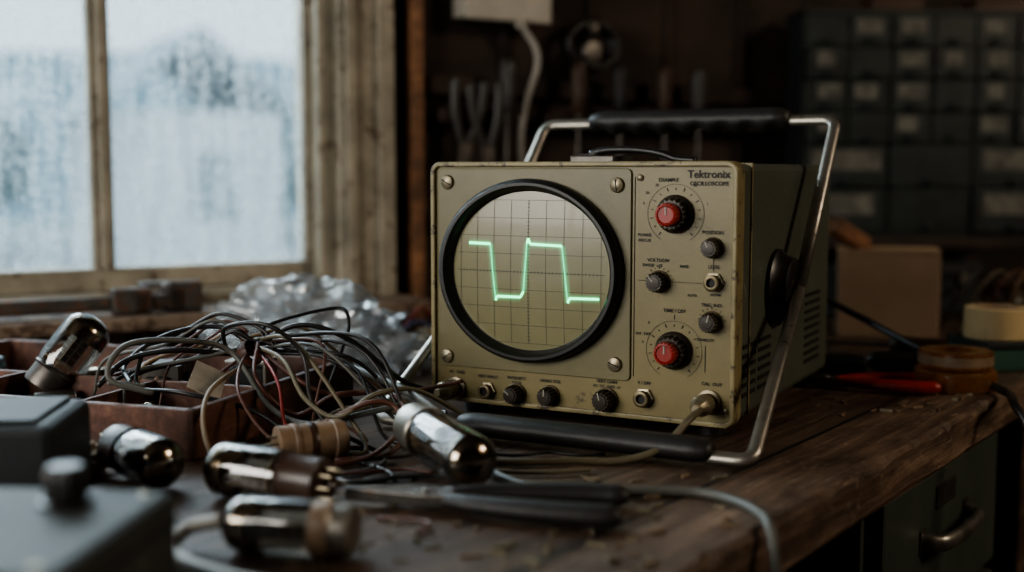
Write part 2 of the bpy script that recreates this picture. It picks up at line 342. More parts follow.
def scr_y(x,z):
    r=math.hypot((x-CX)/1.10,z-CZ+.001)/.0745; return -.002-(.0022+.0028*max(0,1-r*r))-.0003
bm=bmesh.new()
gx,gz=.0178,.0163
def strip(bm,a,b,w,off=0,nn=12):
    a=Vector(a);b=Vector(b);d=(b-a).normalized();p=Vector((-d.y,d.x))*w/2; pr=None
    for i in range(nn+1):
        c=a+(b-a)*i/nn; q=[c+p,c-p]; v=[bm.verts.new((u.x,scr_y(u.x,u.y)-off,u.y)) for u in q]
        if pr: bm.faces.new((pr[0],v[0],v[1],pr[1]))
        pr=v
RX,RZ=.0745*1.10*.985,.0745*.985
for i in range(-4,5):
    x=i*gx; h=RZ*math.sqrt(max(0,1-(x/RX)**2)); h=min(h,4*gz)
    strip(bm,(CX+x,CZ-.001-h),(CX+x,CZ-.001+h),.00045 if i else .0006)
    z=i*gz; w=RX*math.sqrt(max(0,1-(z/RZ)**2)); w=min(w,4.2*gx)
    strip(bm,(CX-w,CZ-.001+z),(CX+w,CZ-.001+z),.00045 if i else .0006)
for i in range(-20,21):
    x=i*gx/5
    if abs(x)<RX: strip(bm,(CX+x,CZ-.001-.0014),(CX+x,CZ-.001+.0014),.0005,nn=1)
    z=i*gz/5
    if abs(z)<RZ: strip(bm,(CX-.0014,CZ-.001+z),(CX+.0014,CZ-.001+z),.0005,nn=1)
fin(bm,'graticule',m_grid,sc)
tr=[(.0425,.1650),(.0655,.1645),(.0710,.1127),(.0723,.1165),(.0970,.1168),(.1000,.122),(.1035,.166),(.1048,.1705),(.1068,.1655),(.1385,.1645),(.1442,.1138),(.1457,.1180),(.1742,.1185)]
m_tr=emis('trace_green',(.10,1.0,.42),2.2); m_trd=emis('trace_green_dim',(.08,.80,.36),.8)
def glowmat():
    m=bpy.data.materials.new('phosphor_halo'); m.use_nodes=True; t=m.node_tree; N=t.nodes; L=t.links; N.clear()
    o=N.new('ShaderNodeOutputMaterial'); uv=N.new('ShaderNodeUVMap'); sp=N.new('ShaderNodeSeparateXYZ'); L.new(uv.outputs[0],sp.inputs[0])
    e=N.new('ShaderNodeEmission'); e.inputs[0].default_value=(.08,1,.42,1)
    pw=N.new('ShaderNodeMath'); pw.operation='POWER'; pw.inputs[1].default_value=2.4; L.new(sp.outputs['Y'],pw.inputs[0])
    ml=N.new('ShaderNodeMath'); ml.operation='MULTIPLY'; ml.inputs[1].default_value=.32; L.new(pw.outputs[0],ml.inputs[0]); L.new(ml.outputs[0],e.inputs[1])
    tr_=N.new('ShaderNodeBsdfTransparent'); ad=N.new('ShaderNodeAddShader'); L.new(e.outputs[0],ad.inputs[0]); L.new(tr_.outputs[0],ad.inputs[1]); L.new(ad.outputs[0],o.inputs['Surface']); return m
m_halo=glowmat()
bm=bmesh.new(); bmd=bmesh.new()
for a,b in zip(tr,tr[1:]):
    steep=abs(b[1]-a[1])>.03
    strip(bmd if steep else bm,a,b,.0011 if steep else .0020,.0004,6)
fin(bm,'trace',m_tr,sc); fin(bmd,'trace_edges',m_trd,sc)
bm=bmesh.new(); uvl=bm.loops.layers.uv.new('UVMap')
for a,b in ((tr[0],tr[1]),(tr[3],tr[4]),(tr[8],tr[9]),(tr[11],tr[12]),(tr[1],tr[2]),(tr[5],tr[6]),(tr[9],tr[10])):
    a=Vector(a);b=Vector(b);d=(b-a).normalized();p=Vector((-d.y,d.x))*.0055
    for sgn in (1,-1):
        vs=[a,b,b+p*sgn,a+p*sgn]; f=bm.faces.new([bm.verts.new((v.x,scr_y(v.x,v.y)-.0003,v.y)) for v in vs])
        for lp,u in zip(f.loops,((0,1),(1,1),(1,0),(0,0))): lp[uvl].uv=u
fin(bm,'trace_halo',m_halo,sc)
for i,(x,z) in enumerate([(.0175,.2208),(.1894,.219),(.0165,.0566),(.1885,.0613)]):
    lathe('corner_screw_%d'%i,[(.0068,0),(.0068,.0015),(.0060,.003),(.003,.0042),(0,.0045)],m_screw,sc,seg=24,loc=(x,-.002,z),rot=(R90,0,0))
    boxes('slot_%d'%i,[(-.005,.005,-.0005,.0005,.0035,.0047)],m_ink,sc,0,loc=(x,-.002,z),rot=(R90,.5+i,0))
for i,(x,z) in enumerate([(.289,.028),(.21,.2255)]):
    lathe('small_screw_%d'%i,[(.003,0),(.003,.001),(.0015,.0018),(0,.002)],m_screw,sc,seg=16,loc=(x,-.0002,z),rot=(R90,0,0))
def dial(x,z,r,n,a0,a1,par,k=1.0):
    bm=bmesh.new()
    for i in range(n):
        a=math.radians(a0+(a1-a0)*i/(n-1)); ln=(.0030 if i%2==0 else .0018)*k
        mm=Matrix.Translation((x,0,z))@Matrix.Rotation(-a,4,'Y')
        addbox(bm,r,r+ln,-.0008,.0,-.0003*k,.0003*k,M4=mm)
    fin(bm,'dial_ticks',m_ink,par)
def big_knob(x,z):
    lathe('knob_skirt',[(.0165,0),(.0165,.003),(.0145,.0055),(.0138,.0058)],m_knob,sc,seg=48,loc=(x,-.0003,z),rot=(R90,0,0))
    lathe('knob_body',[(.0142,.005),(.0138,.013),(.0128,.0145),(.0,.0145)],m_knob,sc,seg=72,loc=(x,-.0003,z),rot=(R90,0,0),flute=18,fl_amt=.12)
    lathe('knob_red',[(.0100,.0145),(.0104,.021),(.0094,.0245),(.0076,.0252),(.0070,.0240),(0,.0240)],m_red,sc,seg=72,loc=(x,-.0003,z),rot=(R90,0,0),flute=18,fl_amt=.07)
    boxes('knob_line',[(-.0006,.0006,0,.0068,.0241,.0247)],m_white,sc,0,loc=(x,-.0003,z),rot=(R90,0,0))
    dial(x,z,.0205,15,-50,230,sc)
    bm=bmesh.new(); k=60; pr=None
    for i in range(k+1):
        a=math.radians(-60+300*i/k); v=[bm.verts.new((x+rr*math.cos(a),-.0005,z+rr*math.sin(a))) for rr in (.0252,.02555)]
        if pr: bm.faces.new((pr[0],v[0],v[1],pr[1]))
        pr=v
    fin(bm,'dial_circle',m_ink,sc)
big_knob(.2425,.1946); big_knob(.2425,.0773)
def small_knob(x,z,r=.0085,h=.014,cap=m_knobcap):
    lathe('skirt',[(r*1.12,0),(r*1.12,.002),(r*.95,.003)],cap,sc,seg=36,loc=(x,-.0003,z),rot=(R90,0,0))
    lathe('knurled',[(r,.0025),(r*.97,h*.85),(r*.85,h),(r*.6,h)],m_knob,sc,seg=64,loc=(x,-.0003,z),rot=(R90,0,0),flute=16,fl_amt=.14)
    lathe('cap',[(r*.66,h*.98),(r*.6,h*1.06),(0,h*1.08)],m_knob,sc,seg=24,loc=(x,-.0003,z),rot=(R90,0,0))
    boxes('pointer',[(-.0005,.0005,r*.15,r*.85,h*.99,h*1.1)],m_white,sc,0,loc=(x,-.0003,z),rot=(R90,random.uniform(-1,1),0))
small_knob(.2765,.1667,.0082); small_knob(.2285,.1362,.0088); small_knob(.276,.1039,.0085)
small_knob(.0895,.0263,.0088); small_knob(.1242,.0276,.0086); small_knob(.180,.029,.0098,.015)
dial(.2285,.1362,.0112,9,10,170,sc,.6); dial(.276,.1039,.0108,9,10,170,sc,.6)
def jack(x,z,r=.007,h=.009):
    lathe('nut',[(r*1.15,0),(r*1.15,.0025),(r*.9,.003)],m_screw,sc,seg=6,loc=(x,-.0003,z),rot=(R90,0,0),smooth=False)
    lathe('barrel',[(r*.85,.002),(r*.85,h),(r*.7,h+.0006),(r*.5,h+.0003),(r*.45,h-.004),(0,h-.004)],m_knobcap,sc,seg=32,loc=(x,-.0003,z),rot=(R90,0,0))
    lathe('hole',[(r*.45,h-.003),(0,h-.003)],m_ink,sc,seg=20,loc=(x,-.0006,z),rot=(R90,0,0))
jack(.2776,.1375,.0078); jack(.0592,.0264,.0075); jack(.2156,.0332,.0082)
def bnc(x,z):
    lathe('bnc_flange',[(.0105,0),(.0105,.003),(.008,.004)],m_screw,sc,seg=36,loc=(x,-.0003,z),rot=(R90,0,0))
    lathe('bnc_shell',[(.0075,.003),(.0075,.010),(.0090,.011),(.0092,.024),(.0070,.026),(.0045,.032),(.0035,.036),(0,.036)],m_screw,sc,seg=60,loc=(x,-.0003,z),rot=(R90,0,0),flute=20,fl_amt=.06)
bnc(.0248,.0264); bnc(.2751,.0352)
def text(s,x,z,size,y=-.0008,bold=0,al='CENTER'):
    c=bpy.data.curves.new('t','FONT'); c.body=s; c.size=size; c.align_x=al; c.align_y='CENTER'; c.offset=bold; c.resolution_u=3
    o=bpy.data.objects.new('tmp',c); bpy.context.scene.collection.objects.link(o)
    dg=bpy.context.evaluated_depsgraph_get(); me=bpy.data.meshes.new_from_object(o.evaluated_get(dg)); bpy.data.objects.remove(o)
    q=bpy.data.objects.new('label_'+s.split()[0].lower(),me); me.materials.clear(); me.materials.append(m_ink); q.location=(x,y,z); q.rotation_euler=(R90,0,0); link(q,sc)
text('Tektronix',.2715,.2282,.0092,bold=.00018)
text('OSCILLOSCOPE',.2720,.2205,.0048,bold=.0001); text('EXAMPLE',.2360,.2235,.0044,bold=.0001)
for s,x,z,sz in [('POWER',.2145,.176,.0036),('FOCUS',.2145,.1715,.0036),('POSITION',.276,.1795,.0042),('VOLTS/DIV',.2275,.1545,.0042),('SWEEP  x10',.222,.1500,.0036),('MAG',.251,.1500,.0036),('LEVEL',.2776,.1505,.0042),
    ('TRIG. IND.',.276,.118,.004),('TIME / DIV',.2425,.1115,.0044),('STABILITY',.271,.088,.0034),('INT  EXT',.214,.09,.0034),('CAL  OUT',.277,.0505,.004),('V / DIV',.2156,.0465,.004),('AC  GND',.0258,.0415,.004),('VERT INPUT',.0592,.0395,.004),
    ('INTENSITY',.0895,.0405,.004),('FOCUS',.0895,.0366,.003),('HORIZ POS',.1242,.0405,.004),('VERT GAIN',.180,.0448,.004),('AC  DC  GND  x1',.180,.0405,.0034),
    ('5',.2135,.2035,.003),('10',.2165,.2125,.003),('20',.2255,.219,.003),('50',.2595,.219,.003),('1',.2705,.2035,.003),('NORM',.279,.127,.003),('AUTO',.2585,.1255,.003),('.1',.2135,.083,.003),('.5',.219,.1,.003),('2',.267,.1,.003)]:
    text(s,x,z,sz,bold=.00008)
boxes('panel_lines',[(.237,.267,-.0008,0,.1362,.1366),(.2767,.2771,-.0008,0,.147,.157),(.205,.2054,-.0008,0,.052,.226),(.2425,.2429,-.0008,0,.104,.108),(.2085,.2175,-.0008,0,.1365,.1369),(.2705,.2708,-.0008,0,.06,.083)],m_ink,sc,0)
v=[]
for r_ in range(6):
    for c_ in range(2): v.append((W-.0034,W-.0022,.03+c_*.047,.068+c_*.047,.035+r_*.0085,.0385+r_*.0085))
for r_ in range(9): v.append((W-.0034,W-.0022,.24,.30,.035+r_*.0085,.0385+r_*.0085))
boxes('side_vents',v,m_ink,sc,0)  # dark bars on the case; shade inside the slots is put into colour
HY,HZ=.13,.123
for sx,x in ((1,W-.003),(-1,.003)):
    lathe('pivot_hub',[(.036,0),(.036,.004),(.031,.008),(.028,.017),(.024,.019),(.010,.019),(.009,.022),(0,.0225)],m_black,sc,seg=48,loc=(x,HY,HZ),rot=(0,sx*R90,0))
def bail(name,y1,z1,xr,xl,rc,parent,r=.0058):
    pts=[(W+.019,HY,HZ)]
    a=Vector((W+.019,HY,HZ)); c=Vector((xr,y1,z1)); d=(c-a).normalized()
    pts.append(a+(c-a)*.5); pts.append(c-d*rc)
    for k in range(1,6):
        u=k/6; pts.append((c-d*rc)*(1-u)**2+c*2*u*(1-u)+(c+Vector((-rc,0,0)))*u*u)
    pts.append(c+Vector((-rc,0,0)))
    a2=Vector((-.019,HY,HZ)); c2=Vector((xl,y1,z1)); d2=(c2-a2).normalized()
    pts.append(c2+Vector((rc,0,0)))
    for k in range(1,6):
        u=k/6; pts.append((c2+Vector((rc,0,0)))*(1-u)**2+c2*2*u*(1-u)+(c2-d2*rc)*u*u)
    pts.append(c2-d2*rc); pts.append(a2+(c2-a2)*.5); pts.append(a2)
    return sweep(name,pts,r,m_chrome,parent,smooth_path=False,seg=14,flat=.8)
bail('carry_bail',.264,.283,W+.018,-.012,.015,sc,.0062)
bail('stand_bail',-.080,.008,W+.040,-.012,.014,sc)
for nm,y,z,x0,x1,r_,bumps in (('carry_grip',.264,.285,.045,.268,.0145,1),('stand_grip',-.080,.0125,.075,.305,.0122,0)):
    bm=bmesh.new(); rings=[]; n=90; sg=20
    for i in range(n+1):
        f=i/n; x=x0+(x1-x0)*f; e=min(1,min(f,1-f)*16)**.5
        sc_=math.cos(f*math.pi*2*8)*.22*bumps
        ring=[]
        for k in range(sg):
            a=2*math.pi*k/sg; dz=math.sin(a); rr=r_*(.6+.4*e)
            zz=dz*rr*(.82+(sc_ if dz<0 else 0)); ring.append(bm.verts.new((x,y+math.cos(a)*rr*1.1,z+zz)))
        rings.append(ring)
    for a,b in zip(rings,rings[1:]):
        for i in range(sg): bm.faces.new((a[i],a[(i+1)%sg],b[(i+1)%sg],b[i]))
    bm.faces.new(rings[0]); bm.faces.new(rings[-1]); fin(bm,nm,m_rubber,sc,smooth=True)
for i,(x,y) in enumerate([(.03,.03),(W-.03,.03),(.03,D-.03),(W-.03,D-.03)]):
    lathe('foot_%d'%i,[(0,0),(.011,0),(.012,.004),(.012,.017)],m_rubber,sc,seg=24,loc=(x,y,0))
boxes('top_bracket',[(.105,.150,.08,.13,Z1-.001,Z1+.007),(.112,.13,.085,.125,Z1+.007,Z1+.009)],m_steel,sc,.002)
sweep('top_strap',[(.118,.1,Z1+.009),(.135,.1,Z1+.0125),(.165,.1,Z1+.0125),(.19,.1,Z1+.009),(.205,.1,Z1+.004),(.225,.1,Z1+.0025)],.0045,m_black,sc,flat=.8)
# ---------------------------------------------------------------- vacuum tubes
def vtube(name,base,tip,r,bmat,bfrac=.25,pins=8,octal=True,metaltop=.0,roll=0,band=None):
    L_=(Vector(tip)-Vector(base)).length; o=root(name); orient(o,base,tip,roll); b=L_*bfrac
    lathe('base',[(0,0),(r*.80,0),(r*.88,.001),(r*.90,b*.2),(r*.90,b*.9),(r*.98,b),(r*.9,b+.002),(0,b+.002)],bmat,o,seg=40)
    for i in range(pins):
        a=2*math.pi*i/pins
        lathe('pin_%d'%i,[(0,-.011),(.0009,-.0105),(.0012,-.009),(.0012,.001)],m_screw,o,seg=8,loc=(math.cos(a)*r*.55,math.sin(a)*r*.55,0))
    if octal: lathe('key',[(0,-.012),(.0022,-.0115),(.003,-.009),(.003,.001)],bmat,o,seg=16)
    prof=[(r*.86,b*.9),(r*.97,b+.004),(r,b+.01)]
    dz=r*.75
    prof+=[(r,L_-dz)]
    for k in range(1,9):
        a=k/8*R90; prof.append((r*math.cos(a),L_-dz+dz*math.sin(a)))
    prof[-1]=(0,L_)
    lathe('envelope',prof,m_glass,o,seg=48)
    p0=b+.008; p1=L_-dz-.004
    lathe('mica_low',[(0,p0),(r*.82,p0),(r*.82,p0+.0008),(0,p0+.0008)],m_mica,o,seg=24)
    lathe('mica_top',[(0,p1),(r*.82,p1),(r*.82,p1+.0008),(0,p1+.0008)],m_mica,o,seg=24)
    boxes('anode',[(-r*.55,r*.55,-r*.33,r*.33,p0+.003,p1-.002),(-r*.75,r*.75,-r*.04,r*.04,p0+.003,p1-.002)],m_plate_in,o,.0015)
    bx=[]
    for q in range(4):
        zz=p0+.003+(p1-p0-.006)*q/4; bx.append((-r*.58,r*.58,-r*.36,r*.36,zz,zz+.001))
    boxes('anode_ribs',bx,m_chrome,o,0)
    for i,(x,y) in enumerate(((.62,.3),(-.62,.3),(.62,-.3),(-.62,-.3))):
        lathe('rod_%d'%i,[(.0006,b),(.0006,p1+.003)],m_chrome,o,seg=6,loc=(x*r,y*r,0))
    g=[(r*.975,L_-dz-(.35*r if metaltop==0 else metaltop))]+[(r*.965*math.cos(k/8*R90),L_-dz-.0006+(dz-.0003)*math.sin(k/8*R90)) for k in range(0,9)]
    g[-1]=(0,L_-.001)
    lathe('getter',g,m_getter,o,seg=48)
    if band: lathe('band',[(r*1.01,b-.001),(r*1.02,b),(r*1.02,b+.010),(r*1.01,b+.011)],band,o,seg=40)
    return o
vtube('vacuum_tube',(-.128,.802,.019),(-.216,.842,.021),.0195,m_bake,.30)
vtube('vacuum_tube',(-.094,.700,.0175),(-.176,.716,.0175),.0172,m_chrome,.16,pins=0,octal=False,band=m_phen)
vtube('vacuum_tube',(-.078,.930,.033),(-.022,.838,.021),.0205,m_chrome,.22,metaltop=.006)
vtube('vacuum_tube',(-.300,.895,.024),(-.245,.845,.0195),.0190,m_bake,.3)
vtube('vacuum_tube',(-.452,1.14,.022),(-.405,1.165,.088),.0235,m_steel,.25,pins=0,octal=False)
o=root('bakelite_tube_socket'); orient(o,(-.185,.925,.0165),(-.128,.955,.0165))
lathe('shell',[(0,0),(.013,0),(.0155,.001),(.0155,.012),(.0165,.013),(.0165,.016),(.0155,.017),(.0155,.045),(.0165,.046),(.0165,.052),(.0145,.056),(.010,.056),(.009,.050),(0,.050)],m_phen,o,seg=40)
lathe('ring',[(.0158,.025),(.0162,.026),(.0162,.03),(.0158,.031)],m_bake,o,seg=40)
for i in range(7): lathe('lug_%d'%i,[(0,-.006),(.001,-.006),(.001,.001)],m_screw,o,seg=6,loc=(.008*math.cos(i*.9),.008*math.sin(i*.9),0))
# ---------------------------------------------------------------- parts tray
ta=math.atan2(.947,.322)
ty=root('wooden_parts_tray',(-.2535,.94,0),ta)
TL,TD,TH,tk=.285,.43,.042,.008
boxes('sides',[(0,TL,0,tk,0,TH),(0,tk,0,TD,0,TH),(TL-tk,TL,0,TD,0,TH),(0,TL,TD-tk,TD,0,TH)],m_tray,ty,.0015)
boxes('bottom',[(tk,TL-tk,tk,TD-tk,0.001,.005)],m_tray,ty,0)
boxes('dividers',[(.135,.141,tk,TD-tk,.004,.036),(tk,.135,.13,.135,.004,.036),(.141,TL-tk,.19,.195,.004,.036),(tk,.135,.28,.285,.004,.036)],m_tray,ty,.001)
def inT(x,y,z): return Matrix.Translation((-.2535,.94,0))@Matrix.Rotation(ta,4,'Z')@Vector((x,y,z))
tf=root('audio_transformer',inT(.15,.115,.006),ta+.3)
boxes('core',[(0,.012,-.0,.042,0,.042),(.03,.042,0,.042,0,.042),(.012,.03,0,.042,0,.01),(.012,.03,0,.042,.032,.042)],m_steel,tf,.001)
boxes('coil',[(-.006,.048,.008,.034,.010,.032)],m_rubber,tf,.004)
boxes('wrap',[(-.0065,.0485,.016,.024,.0095,.0325)],m_phen,tf,.004)
rl=root('relay_block',inT(.20,.05,.006),ta+.1)
boxes('relay_base',[(0,.035,0,.05,0,.008)],m_bake,rl,.001)
boxes('relay_coil',[(.006,.028,.006,.044,.008,.034)],m_darkbox,rl,.003)
boxes('relay_frame',[(.003,.031,.003,.006,.008,.042),(.003,.031,.003,.046,.038,.041)],m_chrome,rl,.0005)
for i,(x,y,rr,hh,mt) in enumerate([(.03,.06,.009,.035,m_phen),(.06,.09,.007,.03,m_getter),(.04,.20,.010,.04,m_rubber),(.08,.17,.008,.03,m_phen),(.10,.24,.009,.036,m_steel),(.2,.16,.01,.03,m_red),(.23,.24,.012,.04,m_getter),(.05,.33,.009,.03,m_greenp)]):
    o=root('capacitor_can'); b0=inT(x,y,.006+rr); d=Vector((math.cos(i*1.7),math.sin(i*1.7),.25 if i%2 else .02)).normalized(); orient(o,b0,b0+d*hh)
    lathe('can',[(0,0),(rr*.9,0),(rr,.0015),(rr,hh-.003),(rr*.93,hh-.002),(rr*.93,hh-.001),(rr,hh),(0,hh)],mt,o,seg=28)
    lathe('lead',[(.0006,hh),(.0006,hh+.014),(0,hh+.014)],m_screw,o,seg=6); lathe('lead_b',[(.0006,-.012),(.0006,0)],m_screw,o,seg=6)
tb=root('blue_terminal_block',inT(.19,.36,.006),ta+.5)
boxes('block',[(0,.03,0,.06,0,.022),(.004,.026,0,.06,.022,.03)],M('teal_plastic',(.05,.10,.12),.5),tb,.002)
for k in range(4): lathe('terminal_%d'%k,[(.004,.03),(.004,.033),(0,.034)],m_screw,tb,seg=12,loc=(.015,.009+k*.014,0))
pp=root('paper_tag',inT(.07,.03,.02),ta+.4,)
boxes('tag',[(0,.05,0,.03,.018,.0188)],m_label,pp,0,rot=(.5,-.3,0))
# ---------------------------------------------------------------- wires
K=(-.236,1.09,.072)
wire_root=root('tangled_wires')
def W_(c,r,*p): sweep('wire_'+c,[Vector(q) for q in p],r,wc[c],wire_root,seg=8,n=7)
W_('k',.0022,(-.325,1.01,.05),(-.345,1.06,.060),(-.318,1.09,.081),(-.272,1.1,.088),K)
W_('k',.0024,K,(-.194,1.09,.091),(-.1485,1.09,.077),(-.105,1.09,.042),(-.075,1.10,.028),(-.058,1.105,.027))
W_('b',.0021,K,(-.194,1.045,.052),(-.159,1.04,.036),(-.111,1.04,.038),(-.091,.99,.035),(-.0905,.965,.022),(-.112,.925,.008),(-.155,.905,.004),(-.2,.90,.004))
W_('b',.0019,(-.232,1.085,.075),(-.222,1.03,.052),(-.19,1.03,.02),(-.15,1.02,.04),(-.10,1.05,.036),(-.066,1.08,.036),(-.045,1.085,.04))
W_('t',.0020,(-.245,1.07,.055),(-.25,.98,.05),(-.243,.93,.03),(-.222,.90,.005),(-.19,.905,.004))
W_('k',.0020,(-.33,1.06,.07),(-.325,1.03,.045),(-.28,1.0,.045),(-.22,1.0,.03),(-.17,.98,.006),(-.12,.97,.004))
W_('k',.0018,(-.30,1.10,.086),(-.268,1.10,.100),(-.228,1.09,.086),(-.215,1.08,.07))
W_('k',.0018,(-.22,1.09,.07),(-.228,1.1,.088),(-.166,1.12,.103),(-.152,1.11,.09),(-.158,1.10,.065),(-.17,1.09,.03))
W_('o',.0022,K,(-.20,1.04,.066),(-.175,1.0,.040),(-.145,.98,.028),(-.115,.99,.045),(-.085,1.03,.042),(-.05,1.05,.02),(-.02,1.04,.004))
W_('r',.0017,(-.238,1.09,.07),(-.215,1.05,.060),(-.20,1.02,.045),(-.19,.99,.02),(-.17,.97,.008))
W_('b',.0017,(-.30,1.13,.02),(-.27,1.11,.045),(-.25,1.10,.06),(-.236,1.09,.075))
W_('t',.0018,(-.24,1.09,.08),(-.20,1.12,.085),(-.17,1.14,.06),(-.13,1.16,.02),(-.10,1.16,.005))
W_('k',.0026,(-.36,1.03,.045),(-.34,1.05,.065),(-.30,1.06,.072),(-.26,1.08,.066),(-.235,1.09,.065))
W_('g',.0020,(-.31,1.0,.05),(-.33,.99,.055),(-.345,1.02,.05),(-.33,1.06,.055),(-.28,1.07,.064),(-.236,1.085,.072))
W_('g',.0026,(-.30,.99,.046),(-.335,.985,.060),(-.325,1.0,.085),(-.285,1.03,.085),(-.25,1.06,.07),(-.21,1.02,.03),(-.17,.99,.02),(-.12,.99,.03),(-.09,1.0,.035))
W_('b',.0022,(-.20,1.0,.012),(-.16,.985,.022),(-.12,.98,.040),(-.098,.985,.036),(-.088,.965,.02),(-.10,.94,.006),(-.14,.93,.004))
W_('o',.0020,(-.21,.97,.004),(-.18,.99,.012),(-.14,1.01,.030),(-.10,1.02,.025),(-.06,1.0,.006),(-.04,.97,.003))
W_('k',.0020,(-.26,1.08,.07),(-.25,1.04,.095),(-.21,1.02,.10),(-.18,1.02,.075),(-.17,1.0,.04),(-.15,.98,.02),(-.11,.96,.004))
W_('b',.0015,(-.24,1.08,.068),(-.235,1.02,.06),(-.225,.98,.045),(-.20,.955,.02),(-.17,.95,.004),(-.15,.965,.004))
# loose ends spreading toward the front of the bench
W_('k',.0017,(-.17,.975,.006),(-.13,.935,.003),(-.10,.905,.003),(-.09,.88,.003),(-.115,.865,.003),(-.135,.88,.003))
W_('o',.0019,(-.10,.975,.004),(-.075,.955,.012),(-.04,.925,.006),(-.01,.90,.003),(.03,.895,.003),(.06,.905,.003))
W_('b',.0015,(-.19,.93,.004),(-.16,.895,.003),(-.12,.89,.004),(-.085,.905,.003),(-.06,.895,.003))
W_('g',.0018,(-.12,.96,.004),(-.10,.93,.004),(-.115,.90,.003),(-.15,.885,.003),(-.18,.87,.003))
W_('k',.0014,(-.03,.965,.003),(.0,.95,.003),(.03,.96,.003),(.055,.95,.003),(.075,.955,.003))
rnd=random.Random(3)
cols='kbkogkbktg'
for i in range(13):
    side=rnd.random()
    k0=Vector(K)+Vector((rnd.uniform(-.015,.015),rnd.uniform(-.02,.02),rnd.uniform(-.008,.012)))
    if side<.35:
        end=Vector((rnd.uniform(-.42,-.30),rnd.uniform(1.04,1.18),rnd.uniform(.012,.03))); mid=(k0+end)/2+Vector((0,rnd.uniform(-.02,.03),rnd.uniform(.010,.035)))
        q=[k0,k0*.6+mid*.4+Vector((0,0,.015)),mid,mid*.4+end*.6+Vector((rnd.uniform(-.03,.02),0,.015)),end]
    else:
        end=Vector((rnd.uniform(-.19,-.07),rnd.uniform(.92,1.08),.004)); mid=(k0+end)/2+Vector((rnd.uniform(-.02,.04),rnd.uniform(-.02,.01),rnd.uniform(.012,.045)))
        e2=end+Vector((rnd.uniform(.0,.05),rnd.uniform(-.03,.03),.012)); e3=e2+Vector((rnd.uniform(-.03,.03),rnd.uniform(-.035,-.01),-.010))
        q=[k0,mid,end+Vector((0,0,.008)),e2,e3,e3+Vector((rnd.uniform(-.04,.0),rnd.uniform(-.02,.01),-.001))]
    W_(cols[i%len(cols)],rnd.choice((.0013,.0016,.0019)),*q)
lathe('wire_tie',[(.011,0),(.0125,.003),(.0125,.009),(.011,.012)],wc['b'],wire_root,seg=20,loc=(-.243,1.085,.062),rot=(.4,.9,0))
c=root('grey_coax_cable')
sweep('cable',[(-.17,1.13,.05),(-.125,1.08,.045),(-.07,1.0,.034),(-.035,.95,.008),(-.006,.875,.0036),(.034,.842,.0036),(.095,.840,.0036),(.135,.835,.0036),(.158,.808,.0036),(.166,.780,.0037),(.1665,.764,.0036),(.1675,.753,-.004),(.169,.747,-.03),(.172,.742,-.10),(.175,.738,-.3)],.0036,wc['g'],c)
c=root('probe_lead')
sweep('lead',[(.155,.978,.034),(.142,.955,.030),(.118,.935,.012),(.085,.93,.0035),(.05,.93,.0035),(.0,.925,.0035),(-.045,.945,.0035),(-.075,.985,.010),(-.105,1.01,.03),(-.135,1.0,.03),(-.16,.99,.01)],.0031,wc['o'],c)
c=root('black_power_cord')
sweep('cord',[(.34,1.42,.10),(.375,1.41,.078),(.418,1.39,.055),(.453,1.315,.034),(.505,1.225,.006),(.505,1.20,.0045),(.490,1.155,.0045),(.494,1.135,-.012),(.499,1.125,-.05),(.502,1.11,-.2),(.497,1.09,-.5)],.0042,wc['k'],c)
c=root('pale_cable')
sweep('cable',[(-.178,.72,.018),(-.20,.722,.012),(-.205,.705,.005),(-.19,.68,.005),(-.16,.655,.005),(-.12,.63,.005),(-.10,.60,.005)],.0045,wc['w'],c)
c=root('loose_wires')
sweep('wire_red',[(-.16,1.60,.004),(-.14,1.57,.03),(-.12,1.58,.05),(-.10,1.60,.03),(-.08,1.62,.004)],.002,wc['r'],c)
sweep('wire_blue',[(-.18,1.58,.004),(-.15,1.55,.02),(-.12,1.56,.035),(-.09,1.58,.01)],.002,wc['u'],c)
c=root('loose_leads')
for k,(a,b_,d_) in enumerate([((-.11,.875,.002),(-.06,.885,.003),(-.03,.87,.002)),((-.12,.855,.002),(-.08,.85,.004),(-.06,.86,.002)),((-.09,.78,.002),(-.055,.765,.003),(-.06,.745,.002))]):
    sweep('lead_%d'%k,[a,b_,d_],.0015,wc['kob'[k]],c)
# ---------------------------------------------------------------- pliers
def pliers(name,loc,rz,hm,s=1.0,rot=None,spread=.030,hl=.135):
    o=root(name,loc,rz,rot); o.scale=(s,s,s)
    for sg in (1,-1):
        sweep('handle_%d'%(sg>0),[(.012,sg*.006,0),(.035,sg*.015,0),(.07,sg*spread*.85,0),(.11,sg*spread,0),(hl,sg*spread*.98,0)],.0085,hm,o,flat=.85,radii=lambda f:.72+.35*math.sin(min(1,f*1.25)*math.pi*.55)-(0.45*max(0,f-.93)/.07),seg=14)
        bm=bmesh.new()
        P=[(.020,sg*.002),(.020,sg*.013),(.0,sg*.0125),(-.012,sg*.011),(-.05,sg*.0045),(-.058,sg*.0035),(-.058,sg*.0006),(-.012,sg*.0008),(0,-sg*.004)]
        a=[bm.verts.new((x,y,-.0045)) for x,y in P]; b=[bm.verts.new((x,y,.0045)) for x,y in P]
        bm.faces.new(a); bm.faces.new(b)
        for i in range(len(P)): j=(i+1)%len(P); bm.faces.new((a[i],a[j],b[j],b[i]))
        fin(bm,'jaw_%d'%(sg>0),m_steel,o,bevel=.0012)
    lathe('rivet',[(0,-.006),(.006,-.006),(.0065,-.005),(.0065,.005),(.006,.006),(0,.0065)],m_steel,o,seg=24)
    return o
pliers('pliers',(-.058,.806,.0090),math.radians(-10),m_rubber,hl=.136,spread=.026)
pliers('pliers',(.335,1.27,.0085),math.radians(-12),m_red,s=.85)
